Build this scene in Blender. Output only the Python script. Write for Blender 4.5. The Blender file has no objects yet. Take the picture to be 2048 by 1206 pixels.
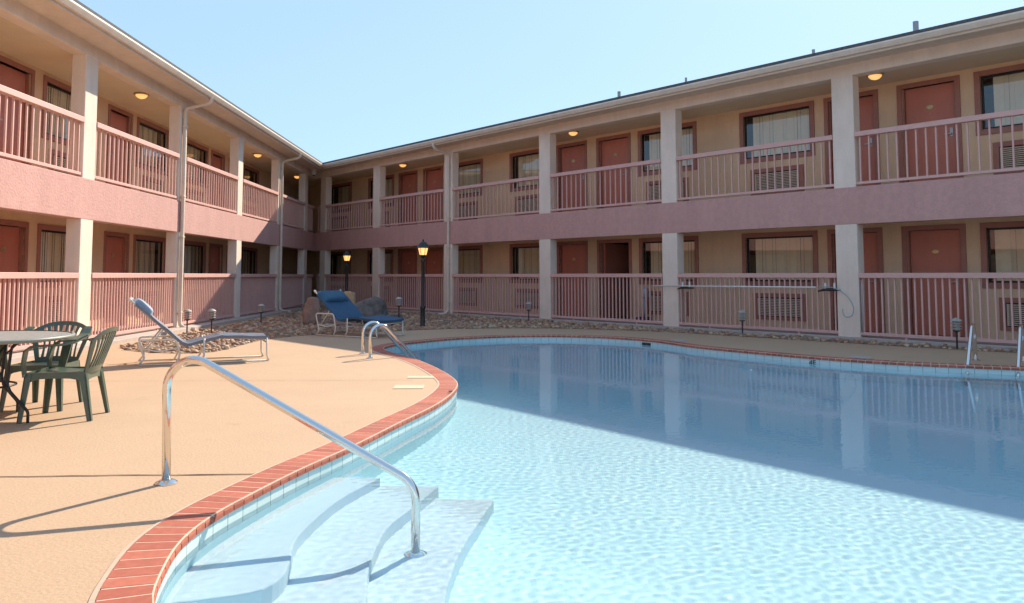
import bpy, math, random
import numpy as np
from mathutils import Vector, Matrix
random.seed(7); rng = np.random.default_rng(7)
SC = bpy.context.scene
COL = SC.collection
# ------------------------------------------------------------------ camera
cam_d = bpy.data.cameras.new("camera"); cam = bpy.data.objects.new("camera", cam_d); COL.objects.link(cam)
cam.location = (0, 0, 1.2); cam.rotation_euler = (math.radians(93.93), 0, 0)
cam_d.sensor_width = 36; cam_d.lens = 1600 / 2048 * 36
cam_d.shift_x = 24 / 2048; cam_d.shift_y = -162 / 2048
cam_d.clip_start = .05; cam_d.clip_end = 2000
SC.camera = cam
# ------------------------------------------------------------------ world, sun, exposure
SUN_AZ = math.atan2(.60, 1.0); SUN_EL = math.radians(34.3)
w = bpy.data.worlds.new("World"); SC.world = w; w.use_nodes = True
nt = w.node_tree; nt.nodes.clear()
out = nt.nodes.new("ShaderNodeOutputWorld"); bg = nt.nodes.new("ShaderNodeBackground")
sky = nt.nodes.new("ShaderNodeTexSky"); sky.sky_type = 'NISHITA'; sky.sun_disc = False
sky.sun_elevation = SUN_EL; sky.sun_rotation = SUN_AZ; sky.altitude = 100; sky.air_density = 1.0; sky.dust_density = 0.6; sky.ozone_density = 1.6
bg.inputs['Strength'].default_value = .14
gm = nt.nodes.new('ShaderNodeGamma'); gm.inputs[1].default_value = .27
ti = nt.nodes.new('ShaderNodeMixRGB'); ti.blend_type = 'MULTIPLY'; ti.inputs[0].default_value = 1; ti.inputs[2].default_value = (.585, .80, 1.04, 1)
nt.links.new(sky.outputs[0], gm.inputs[0]); nt.links.new(gm.outputs[0], ti.inputs[1]); nt.links.new(ti.outputs[0], bg.inputs[0]); nt.links.new(bg.outputs[0], out.inputs[0])
sd = bpy.data.lights.new("sun", 'SUN'); sd.energy = 1.7; sd.angle = math.radians(.5); sd.color = (1, .85, .68)
sun = bpy.data.objects.new("sun", sd); COL.objects.link(sun)
tosun = Vector((math.sin(SUN_AZ) * math.cos(SUN_EL), math.cos(SUN_AZ) * math.cos(SUN_EL), math.sin(SUN_EL)))
sun.rotation_euler = tosun.to_track_quat('Z', 'Y').to_euler(); sun.location = (20, 30, 30)
SC.view_settings.view_transform = 'Standard'; SC.view_settings.look = 'None'
SC.view_settings.exposure = 2.25; SC.view_settings.gamma = 1
SC.render.engine = 'CYCLES'
SC.cycles.max_bounces = 10; SC.cycles.transparent_max_bounces = 12; SC.cycles.diffuse_bounces = 5
SC.cycles.caustics_refractive = True; SC.cycles.caustics_reflective = False

# ------------------------------------------------------------------ materials
MATS = {}
def mat(name, col, rough=.7, metal=0., var=.0, vscale=3., bump=0., bscale=60., col2=None, coat=0., spec=.5, stretch=None, emit=None, estr=0., grime=0.):
    if name in MATS: return MATS[name]
    m = bpy.data.materials.new(name); m.use_nodes = True; n = m.node_tree; b = n.nodes['Principled BSDF']
    b.inputs['Roughness'].default_value = rough; b.inputs['Metallic'].default_value = metal
    b.inputs['Coat Weight'].default_value = coat; b.inputs['Specular IOR Level'].default_value = spec
    tc = n.nodes.new('ShaderNodeTexCoord'); src = tc.outputs['Object']
    if stretch:
        mp = n.nodes.new('ShaderNodeMapping'); mp.inputs['Scale'].default_value = stretch
        n.links.new(src, mp.inputs[0]); src = mp.outputs[0]
    if var or col2:
        a = n.nodes.new('ShaderNodeTexNoise'); a.inputs['Scale'].default_value = vscale; a.inputs['Detail'].default_value = 8; a.inputs['Roughness'].default_value = .65
        n.links.new(src, a.inputs[0])
        r = n.nodes.new('ShaderNodeValToRGB'); r.color_ramp.elements[0].position = .3; r.color_ramp.elements[1].position = .7
        c2 = col2 or tuple(min(1, c * (1 + var)) for c in col)
        c1 = col if col2 else tuple(c * (1 - var) for c in col)
        r.color_ramp.elements[0].color = (*c1, 1); r.color_ramp.elements[1].color = (*c2, 1)
        n.links.new(a.outputs[0], r.inputs[0]); last = r.outputs[0]
        if grime:
            g = n.nodes.new('ShaderNodeTexNoise'); g.inputs['Scale'].default_value = 1.1; g.inputs['Detail'].default_value = 10; g.inputs['Roughness'].default_value = .75
            mp2 = n.nodes.new('ShaderNodeMapping'); mp2.inputs['Scale'].default_value = (1.6, 1.6, .35)
            n.links.new(tc.outputs['Object'], mp2.inputs[0]); n.links.new(mp2.outputs[0], g.inputs[0])
            rg = n.nodes.new('ShaderNodeValToRGB'); rg.color_ramp.elements[0].position = .35; rg.color_ramp.elements[0].color = (1 - grime, 1 - grime, 1 - grime, 1)
            rg.color_ramp.elements[1].position = .6
            n.links.new(g.outputs[0], rg.inputs[0])
            mx = n.nodes.new('ShaderNodeMixRGB'); mx.blend_type = 'MULTIPLY'; mx.inputs[0].default_value = 1
            n.links.new(last, mx.inputs[1]); n.links.new(rg.outputs[0], mx.inputs[2]); last = mx.outputs[0]
        n.links.new(last, b.inputs['Base Color'])
    else:
        b.inputs['Base Color'].default_value = (*col, 1)
    if bump:
        a2 = n.nodes.new('ShaderNodeTexNoise'); a2.inputs['Scale'].default_value = bscale; a2.inputs['Detail'].default_value = 4
        n.links.new(src, a2.inputs[0]); bp = n.nodes.new('ShaderNodeBump'); bp.inputs['Strength'].default_value = bump; bp.inputs['Distance'].default_value = .01
        n.links.new(a2.outputs[0], bp.inputs['Height']); n.links.new(bp.outputs[0], b.inputs['Normal'])
    if emit:
        b.inputs['Emission Color'].default_value = (*emit, 1); b.inputs['Emission Strength'].default_value = estr
    MATS[name] = m; return m
stucco = mat('cream_stucco', (.87, .73, .61), .85, var=.05, vscale=2.5, bump=.5, bscale=90, grime=.12)
rose = mat('rose_stucco', (.61, .35, .31), .85, var=.08, vscale=9, bump=.9, bscale=26, grime=.12)
railm = mat('rose_paint', (.69, .42, .37), .55, var=.06, vscale=6, bump=.1, bscale=30)
wallm = mat('tan_stucco', (.80, .58, .38), .85, var=.05, vscale=2, bump=.5, bscale=80, grime=.1)
doorm = mat('door_paint', (.55, .19, .13), .45, var=.08, vscale=4, stretch=(1, 1, .2))
framem = mat('brown_frame_paint', (.38, .165, .125), .5, var=.1, vscale=6)
alum = mat('bronze_aluminium', (.03, .022, .02), .4, metal=.3)
ceilm = mat('cream_ceiling', (.76, .62, .44), .8, var=.04, vscale=2, bump=.2, bscale=60)
trimw = mat('cream_trim_paint', (.76, .65, .53), .6, var=.06, vscale=5, grime=.1)
shingle = mat('grey_shingle', (.10, .10, .10), .9, var=.3, vscale=20, bump=.5, bscale=40)
slabm = mat('walkway_concrete', (.48, .41, .37), .85, var=.1, vscale=3, bump=.3, bscale=60)
blindm = mat('cream_blind', (.86, .76, .56), .7, var=.05, vscale=5)
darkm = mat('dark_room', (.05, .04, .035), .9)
acm = mat('grille_beige', (.60, .50, .38), .55, var=.05, vscale=8)
chrome = mat('stainless_steel', (.78, .76, .72), .13, metal=1., bump=.02, bscale=200)
plateM = mat('brushed_metal', (.42, .40, .37), .4, metal=.8)
greenm = mat('green_plastic', (.085, .125, .095), .28, var=.15, vscale=6)
blackm = mat('black_metal', (.02, .022, .022), .45)
whitem = mat('white_tube_paint', (.74, .70, .62), .4, var=.04, vscale=10)
blue = mat('blue_sling', (.03, .09, .17), .75, var=.12, vscale=8, bump=.3, bscale=300)
pillowm = mat('faded_blue_pillow', (.04, .12, .20), .8, var=.12, vscale=8, bump=.2, bscale=200)
bluegrey = mat('grey_blue_sling', (.15, .18, .23), .42, var=.1, vscale=8, bump=.3, bscale=300)
bluegrey2 = mat('grey_blue_pillow', (.22, .29, .38), .6, var=.1, vscale=8, bump=.2, bscale=200)
lampg = mat('lit_lamp_glass', (.9, .7, .4), .3, emit=(1, .5, .14), estr=.32)
lampc = mat('lit_ceiling_glass', (.8, .62, .4), .3, emit=(1, .5, .15), estr=.22)
rockg = mat('grey_rock', (.08, .078, .075), .9, col2=(.20, .185, .175), vscale=5, bump=1.0, bscale=12)
rockr = mat('red_brown_rock', (.20, .12, .09), .9, col2=(.32, .24, .20), vscale=5, bump=1.0, bscale=12)
rockt = mat('tan_rock', (.36, .19, .08), .9, col2=(.52, .40, .24), vscale=3, bump=.8, bscale=12)
white = mat('white_plastic', (.75, .74, .72), .4)
ropem = mat('grey_blue_rope', (.35, .40, .42), .7)
asph = mat('old_concrete', (.30, .28, .26), .9, var=.2, vscale=2)

def glass_mat():
    m = bpy.data.materials.new('window_glass'); m.use_nodes = True; n = m.node_tree; n.nodes.clear()
    o = n.nodes.new('ShaderNodeOutputMaterial'); mx = n.nodes.new('ShaderNodeMixShader'); t = n.nodes.new('ShaderNodeBsdfTransparent'); g = n.nodes.new('ShaderNodeBsdfGlossy')
    f = n.nodes.new('ShaderNodeFresnel'); f.inputs[0].default_value = 2.0
    t.inputs[0].default_value = (.97, .97, .95, 1); g.inputs['Roughness'].default_value = .015
    ge = n.nodes.new('ShaderNodeNewGeometry'); iv_ = n.nodes.new('ShaderNodeMath'); iv_.operation = 'SUBTRACT'; iv_.inputs[0].default_value = 1; n.links.new(ge.outputs['Backfacing'], iv_.inputs[1])
    mu = n.nodes.new('ShaderNodeMath'); mu.operation = 'MULTIPLY'; n.links.new(f.outputs[0], mu.inputs[0]); n.links.new(iv_.outputs[0], mu.inputs[1])
    n.links.new(mu.outputs[0], mx.inputs[0]); n.links.new(t.outputs[0], mx.inputs[1]); n.links.new(g.outputs[0], mx.inputs[2]); n.links.new(mx.outputs[0], o.inputs[0])
    return m
glassm = glass_mat()

def deck_mat():
    m = bpy.data.materials.new('tan_deck_coating'); m.use_nodes = True; n = m.node_tree; b = n.nodes['Principled BSDF']
    tc = n.nodes.new('ShaderNodeTexCoord')
    def noise(s, d, r=.6):
        a = n.nodes.new('ShaderNodeTexNoise'); a.inputs['Scale'].default_value = s; a.inputs['Detail'].default_value = d; a.inputs['Roughness'].default_value = r
        n.links.new(tc.outputs['Object'], a.inputs[0]); return a
    a = noise(.5, 10, .7); c = noise(55, 3)
    r = n.nodes.new('ShaderNodeValToRGB'); e = r.color_ramp.elements
    e[0].position = .3; e[0].color = (.49, .335, .21, 1); e[1].position = .7; e[1].color = (.54, .375, .24, 1)
    n.links.new(a.outputs[0], r.inputs[0])
    r2 = n.nodes.new('ShaderNodeValToRGB'); r2.color_ramp.elements[0].position = .3; r2.color_ramp.elements[0].color = (.88, .88, .88, 1); r2.color_ramp.elements[1].position = .6
    n.links.new(c.outputs[0], r2.inputs[0])
    mx = n.nodes.new('ShaderNodeMixRGB'); mx.blend_type = 'MULTIPLY'; mx.inputs[0].default_value = 1
    n.links.new(r.outputs[0], mx.inputs[1]); n.links.new(r2.outputs[0], mx.inputs[2])
    st = noise(2.2, 12, .8); r3 = n.nodes.new('ShaderNodeValToRGB'); r3.color_ramp.elements[0].position = .28; r3.color_ramp.elements[0].color = (.8, .78, .76, 1); r3.color_ramp.elements[1].position = .42
    n.links.new(st.outputs[0], r3.inputs[0])
    mx2 = n.nodes.new('ShaderNodeMixRGB'); mx2.blend_type = 'MULTIPLY'; mx2.inputs[0].default_value = 1
    n.links.new(mx.outputs[0], mx2.inputs[1]); n.links.new(r3.outputs[0], mx2.inputs[2])
    n.links.new(mx2.outputs[0], b.inputs['Base Color']); b.inputs['Roughness'].default_value = .85
    bp = n.nodes.new('ShaderNodeBump'); bp.inputs['Strength'].default_value = .5; bp.inputs['Distance'].default_value = .006
    n.links.new(c.outputs[0], bp.inputs['Height']); n.links.new(bp.outputs[0], b.inputs['Normal'])
    return m
deckm = deck_mat()

def water_mat():
    m = bpy.data.materials.new('pool_water'); m.use_nodes = True; n = m.node_tree; n.nodes.clear()
    o = n.nodes.new('ShaderNodeOutputMaterial'); b = n.nodes.new('ShaderNodeBsdfPrincipled')
    b.inputs['Base Color'].default_value = (.78, .94, 1, 1); b.inputs['Roughness'].default_value = 0; b.inputs['IOR'].default_value = 1.26
    b.inputs['Transmission Weight'].default_value = 1
    n.links.new(b.outputs[0], o.inputs[0]); return m
waterm = water_mat()

def plaster_mat():
    m = bpy.data.materials.new('pool_plaster'); m.use_nodes = True; n = m.node_tree; b = n.nodes['Principled BSDF']
    tc = n.nodes.new('ShaderNodeTexCoord'); a = n.nodes.new('ShaderNodeTexNoise'); a.inputs['Scale'].default_value = 2.; a.inputs['Detail'].default_value = 10; a.inputs['Roughness'].default_value = .7
    n.links.new(tc.outputs['Object'], a.inputs[0])
    sx = n.nodes.new('ShaderNodeSeparateXYZ'); n.links.new(tc.outputs['Object'], sx.inputs[0])
    # water takes the red out with depth: the plaster finish itself is aqua, one mottled tone throughout
    r = n.nodes.new('ShaderNodeValToRGB'); e = r.color_ramp.elements
    e[0].position = .3; e[0].color = (.64, .91, .98, 1); e[1].position = .7; e[1].color = (.70, .94, .99, 1)
    n.links.new(a.outputs[0], r.inputs[0])
    n.links.new(r.outputs[0], b.inputs['Base Color']); b.inputs['Roughness'].default_value = .8
    return m
plasterm = plaster_mat()
stepm = mat('step_plaster', (.70, .81, .86), .8, var=.04, vscale=4)

def tile_mat():
    m = bpy.data.materials.new('aqua_tile'); m.use_nodes = True; n = m.node_tree; b = n.nodes['Principled BSDF']
    uv = n.nodes.new('ShaderNodeUVMap'); br = n.nodes.new('ShaderNodeTexBrick')
    br.offset = 0; br.inputs['Scale'].default_value = 1; br.inputs['Brick Width'].default_value = .152; br.inputs['Row Height'].default_value = .152
    br.inputs['Mortar Size'].default_value = .0035; br.inputs['Mortar Smooth'].default_value = .1
    br.inputs['Color1'].default_value = (.56, .72, .70, 1); br.inputs['Color2'].default_value = (.64, .77, .75, 1); br.inputs['Mortar'].default_value = (.22, .32, .32, 1)
    n.links.new(uv.outputs[0], br.inputs[0]); n.links.new(br.outputs[0], b.inputs['Base Color']); b.inputs['Roughness'].default_value = .25
    return m
tilem = tile_mat()

def brick_mat():
    m = bpy.data.materials.new('coping_brick'); m.use_nodes = True; n = m.node_tree; b = n.nodes['Principled BSDF']
    g = n.nodes.new('ShaderNodeNewGeometry'); r = n.nodes.new('ShaderNodeValToRGB'); e = r.color_ramp.elements
    e[0].color = (.38, .10, .06, 1); e[1].color = (.52, .155, .095, 1)
    n.links.new(g.outputs['Random Per Island'], r.inputs[0])
    tc = n.nodes.new('ShaderNodeTexCoord'); a = n.nodes.new('ShaderNodeTexNoise'); a.inputs['Scale'].default_value = 25; a.inputs['Detail'].default_value = 6
    n.links.new(tc.outputs['Object'], a.inputs[0]); r2 = n.nodes.new('ShaderNodeValToRGB'); r2.color_ramp.elements[0].position = .3; r2.color_ramp.elements[0].color = (.82, .8, .8, 1); r2.color_ramp.elements[1].position = .7
    n.links.new(a.outputs[0], r2.inputs[0]); mx = n.nodes.new('ShaderNodeMixRGB'); mx.blend_type = 'MULTIPLY'; mx.inputs[0].default_value = 1
    n.links.new(r.outputs[0], mx.inputs[1]); n.links.new(r2.outputs[0], mx.inputs[2]); n.links.new(mx.outputs[0], b.inputs['Base Color'])
    b.inputs['Roughness'].default_value = .8
    bp = n.nodes.new('ShaderNodeBump'); bp.inputs['Strength'].default_value = .3; bp.inputs['Distance'].default_value = .005; n.links.new(a.outputs[0], bp.inputs['Height']); n.links.new(bp.outputs[0], b.inputs['Normal'])
    return m
brickm = brick_mat()
mortar = mat('mortar', (.74, .55, .40), .9, var=.08, vscale=20)
caulk = mat('pale_joint', (.60, .47, .34), .8, var=.08, vscale=10)

def stone_mat():
    m = bpy.data.materials.new('river_stone'); m.use_nodes = True; n = m.node_tree; b = n.nodes['Principled BSDF']
    g = n.nodes.new('ShaderNodeNewGeometry'); r = n.nodes.new('ShaderNodeValToRGB'); r.color_ramp.interpolation = 'CONSTANT'
    cols = [(.36, .20, .12), (.52, .36, .22), (.26, .15, .10), (.56, .43, .28), (.36, .28, .22), (.46, .26, .15), (.30, .20, .14), (.50, .33, .20)]
    e = r.color_ramp.elements; e[0].color = (*cols[0], 1); e[1].position = .99; e[1].color = (*cols[1], 1)
    for i, c in enumerate(cols[1:7]): x = e.new((i + 1) / 8); x.color = (*c, 1)
    n.links.new(g.outputs['Random Per Island'], r.inputs[0]); n.links.new(r.outputs[0], b.inputs['Base Color']); b.inputs['Roughness'].default_value = .8
    return m
stonem = stone_mat()
dirt = mat('brown_dirt', (.22, .14, .09), .95, col2=(.34, .23, .15), vscale=14, bump=1, bscale=30)

# ------------------------------------------------------------------ mesh builder
class MB:
    def __init__(s): s.v = []; s.f = []
    def add(s, vs, fs):
        o = len(s.v); s.v += [tuple(map(float, p)) for p in vs]; s.f += [tuple(i + o for i in f) for f in fs]; return s
    def box(s, x0, x1, y0, y1, z0, z1, x0b=None, x1b=None, M=None):
        # x0b/x1b : x extents at y1 (skewed ends)
        x0b = x0 if x0b is None else x0b; x1b = x1 if x1b is None else x1b
        vs = [(x0, y0, z0), (x1, y0, z0), (x1b, y1, z0), (x0b, y1, z0), (x0, y0, z1), (x1, y0, z1), (x1b, y1, z1), (x0b, y1, z1)]
        fl = (x1 < x0) ^ (y1 < y0) ^ (z1 < z0)
        if M is not None: vs = [M @ Vector(p) for p in vs]
        fs = [(3, 2, 1, 0), (4, 5, 6, 7), (0, 1, 5, 4), (1, 2, 6, 5), (2, 3, 7, 6), (3, 0, 4, 7)]
        if fl: fs = [f[::-1] for f in fs]
        return s.add(vs, fs)
    def tube(s, pts, r, n=10, cap=True, squash=None):
        pts = [Vector(p) for p in pts]; rs = r if hasattr(r, '__len__') else [r] * len(pts)
        o = len(s.v); T = []
        for i in range(len(pts)):
            a = pts[max(i - 1, 0)]; b = pts[min(i + 1, len(pts) - 1)]; T.append((b - a).normalized())
        u = T[0].orthogonal().normalized()
        for i, p in enumerate(pts):
            u = (u - T[i] * u.dot(T[i])).normalized(); v = T[i].cross(u)
            for k in range(n):
                a = 2 * math.pi * k / n; s.v.append(tuple(p + (u * math.cos(a) + v * math.sin(a)) * rs[i]))
        for i in range(len(pts) - 1):
            for k in range(n):
                k2 = (k + 1) % n; s.f.append((o + i * n + k, o + i * n + k2, o + (i + 1) * n + k2, o + (i + 1) * n + k))
        if cap:
            s.f.append(tuple(o + k for k in range(n))[::-1]); s.f.append(tuple(o + (len(pts) - 1) * n + k for k in range(n)))
        return s
    def lathe(s, prof, c=(0, 0, 0), n=20, rot=0):
        o = len(s.v)
        for r, z in prof:
            for k in range(n):
                a = 2 * math.pi * k / n + rot; s.v.append((c[0] + r * math.cos(a), c[1] + r * math.sin(a), c[2] + z))
        for i in range(len(prof) - 1):
            for k in range(n):
                k2 = (k + 1) % n; s.f.append((o + i * n + k, o + i * n + k2, o + (i + 1) * n + k2, o + (i + 1) * n + k))
        s.f.append(tuple(o + k for k in range(n))[::-1]); s.f.append(tuple(o + (len(prof) - 1) * n + k for k in range(n)))
        return s
    def plate(s, rows, th, up=(0, 0, 1)):
        # rows: grid of 3D points; thickened along up
        o = len(s.v); R = len(rows); Cn = len(rows[0]); u = Vector(up) * th
        for row in rows:
            for p in row: s.v.append(tuple(p))
        for row in rows:
            for p in row: s.v.append(tuple(Vector(p) - u))
        N = R * Cn
        for i in range(R - 1):
            for j in range(Cn - 1):
                a, b, c, d = o + i * Cn + j, o + i * Cn + j + 1, o + (i + 1) * Cn + j + 1, o + (i + 1) * Cn + j
                s.f.append((a, b, c, d)); s.f.append((d + N, c + N, b + N, a + N))
        for i in range(R - 1):
            for j in (0, Cn - 1):
                a, d = o + i * Cn + j, o + (i + 1) * Cn + j
                s.f.append((a, d, d + N, a + N) if j == 0 else (d, a, a + N, d + N))
        for j in range(Cn - 1):
            for i in (0, R - 1):
                a, b = o + i * Cn + j, o + i * Cn + j + 1
                s.f.append((b, a, a + N, b + N) if i == 0 else (a, b, b + N, a + N))
        return s
    def build(s, name, m, parent=None, loc=None, smooth=False, bevel=0, autos=False):
        me = bpy.data.meshes.new(name); me.from_pydata(s.v, [], s.f); me.materials.append(m); me.update()
        if smooth or autos:
            me.polygons.foreach_set('use_smooth', [True] * len(me.polygons))
            if autos: me.set_sharp_from_angle(angle=math.radians(40))
        o = bpy.data.objects.new(name, me); COL.objects.link(o)
        if parent: o.parent = parent
        if loc is not None: o.location = loc
        if bevel:
            b = o.modifiers.new('bevel', 'BEVEL'); b.width = bevel; b.segments = 2; b.limit_method = 'ANGLE'
        return o
def tag(o, label=None, cat=None, group=None, kind=None):
    if label: o['label'] = label
    if cat: o['category'] = cat
    if group: o['group'] = group
    if kind: o['kind'] = kind
    return o
def empty(name, loc=(0, 0, 0), rz=0, label=None, cat=None, group=None):
    o = bpy.data.objects.new(name, None); COL.objects.link(o); o.location = loc; o.rotation_euler = (0, 0, rz); o.empty_display_size = .2
    return tag(o, label, cat, group)
def copy_tree(o, parent=None):
    c = o.copy(); COL.objects.link(c); c.parent = parent
    for ch in [x for x in bpy.data.objects if x.parent == o]: copy_tree(ch, c)
    return c

# ------------------------------------------------------------------ curves on the ground plan
def catmull(P, closed=True, step=.05):
    P = [np.array(p, float) for p in P]; n = len(P); outp = []
    rngi = range(n) if closed else range(n - 1)
    for i in rngi:
        if closed: p0, p1, p2, p3 = P[i - 1], P[i], P[(i + 1) % n], P[(i + 2) % n]
        else: p0, p1, p2, p3 = P[max(i - 1, 0)], P[i], P[i + 1], P[min(i + 2, n - 1)]
        # centripetal
        def tj(t, a, b): return t + max(np.linalg.norm(b - a), 1e-6) ** .5
        t0 = 0; t1 = tj(t0, p0, p1); t2 = tj(t1, p1, p2); t3 = tj(t2, p2, p3)
        for k in range(12):
            t = t1 + (t2 - t1) * k / 12
            A1 = (t1 - t) / (t1 - t0) * p0 + (t - t0) / (t1 - t0) * p1 if t1 > t0 + 1e-3 else p1
            A2 = (t2 - t) / (t2 - t1) * p1 + (t - t1) / (t2 - t1) * p2
            A3 = (t3 - t) / (t3 - t2) * p2 + (t - t2) / (t3 - t2) * p3 if t3 > t2 + 1e-3 else p2
            B1 = (t2 - t) / (t2 - t0) * A1 + (t - t0) / (t2 - t0) * A2
            B2 = (t3 - t) / (t3 - t1) * A2 + (t - t1) / (t3 - t1) * A3
            outp.append((t2 - t) / (t2 - t1) * B1 + (t - t1) / (t2 - t1) * B2)
    if not closed: outp.append(P[-1])
    outp = np.array(outp)
    pts = np.vstack([outp, outp[:1]]) if closed else outp
    L = np.r_[0, np.cumsum(np.linalg.norm(np.diff(pts, axis=0), axis=1))]
    N = int(round(L[-1] / step)); u = np.linspace(0, L[-1], N + 1)
    r = np.c_[np.interp(u, L, pts[:, 0]), np.interp(u, L, pts[:, 1])]
    return r[:-1] if closed else r
def offset(P, d):
    # P closed; positive d = outward for our clockwise/ccw resolved by area
    T = np.roll(P, -1, 0) - np.roll(P, 1, 0); T /= np.linalg.norm(T, axis=1)[:, None]
    A = .5 * np.sum(P[:, 0] * np.roll(P[:, 1], -1) - np.roll(P[:, 0], -1) * P[:, 1])
    N = np.c_[T[:, 1], -T[:, 0]] * (1 if A > 0 else -1)
    return P + N * d
def inside(poly, X, Y):
    res = np.zeros(X.shape, bool); n = len(poly); j = n - 1
    for i in range(n):
        xi, yi = poly[i]; xj, yj = poly[j]
        c = ((yi > Y) != (yj > Y)); den = (yj - yi) if yj != yi else 1e-12
        res ^= c & (X < (xj - xi) * (Y - yi) / den + xi); j = i
    return res
def sheet(name, loops, z, m, kind=None, label=None, cat=None, drop=0, parent=None):
    from mathutils.geometry import delaunay_2d_cdt
    vs = []; es = []
    for L in loops:
        o = len(vs); n = len(L); vs += [Vector((float(p[0]), float(p[1]))) for p in L]; es += [(o + i, o + (i + 1) % n) for i in range(n)]
    V, E_, F_, _, _, _ = delaunay_2d_cdt(vs, es, [], 0, 1e-5)
    tri = [f for f in F_]
    cx = np.array([sum(V[i][0] for i in f) / len(f) for f in tri]); cy = np.array([sum(V[i][1] for i in f) / len(f) for f in tri])
    keep = inside(loops[0], cx, cy)
    for L in loops[1:]: keep &= ~inside(L, cx, cy)
    mb = MB(); mb.v = [(p[0], p[1], z) for p in V]; mb.f = []
    for f, k in zip(tri, keep):
        if not k: continue
        a, b, c = [V[i] for i in f[:3]]
        if (b[0] - a[0]) * (c[1] - a[1]) - (b[1] - a[1]) * (c[0] - a[0]) < 0: f = f[::-1]
        mb.f.append(tuple(f))
    o = mb.build(name, m, parent)
    return tag(o, label, cat, None, kind)

POOL = [(-1.76, 14.2), (-1.93, 13.65), (-1.88, 13.05), (-1.62, 12.38), (-1.22, 11.55), (-.86, 10.55), (-.58, 9.55), (-.48, 8.97), (-.49, 8.33), (-.60, 7.53), (-.82, 6.64), (-1.05, 5.69), (-1.24, 5.04),
        (-1.37, 4.48), (-1.44, 4.1), (-1.45, 3.73), (-1.385, 3.36), (-1.27, 3.0), (-.95, 2.55), (-.4, 2.1), (.6, 1.75), (2.2, 1.7), (4.5, 2.3), (7.2, 3.9), (9.2, 6.0), (9.6, 7.8),
        (8.7, 9.1), (7.6, 9.85), (6.83, 10.43), (5.62, 11.03), (4.86, 11.64), (4.24, 12.35), (3.39, 13.57), (2.78, 15.0), (1.98, 15.8), (.9, 16.1), (0, 15.93), (-.88, 15.4), (-1.38, 14.8)]
pin = catmull(POOL, True, .05)
pout = offset(pin, .208)
# ------------------------------------------------------------------ setting
def circ(r, n=48, c=(0, 0)): return np.array([(c[0] + r * math.cos(2 * math.pi * i / n), c[1] + r * math.sin(2 * math.pi * i / n)) for i in range(n)])
hole = offset(pin, .15)[::3]
sheet('ground', [circ(700), hole], -.012, asph, 'structure', 'dark ground around the motel courtyard', 'ground')
deck_out = np.array([(-7.5, -14), (30, -14), (30, 32), (-7.5, 32)])
sheet('pool_deck', [deck_out, pout[::2]], 0, deckm, 'structure', 'tan coated concrete pool deck', 'deck')

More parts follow.
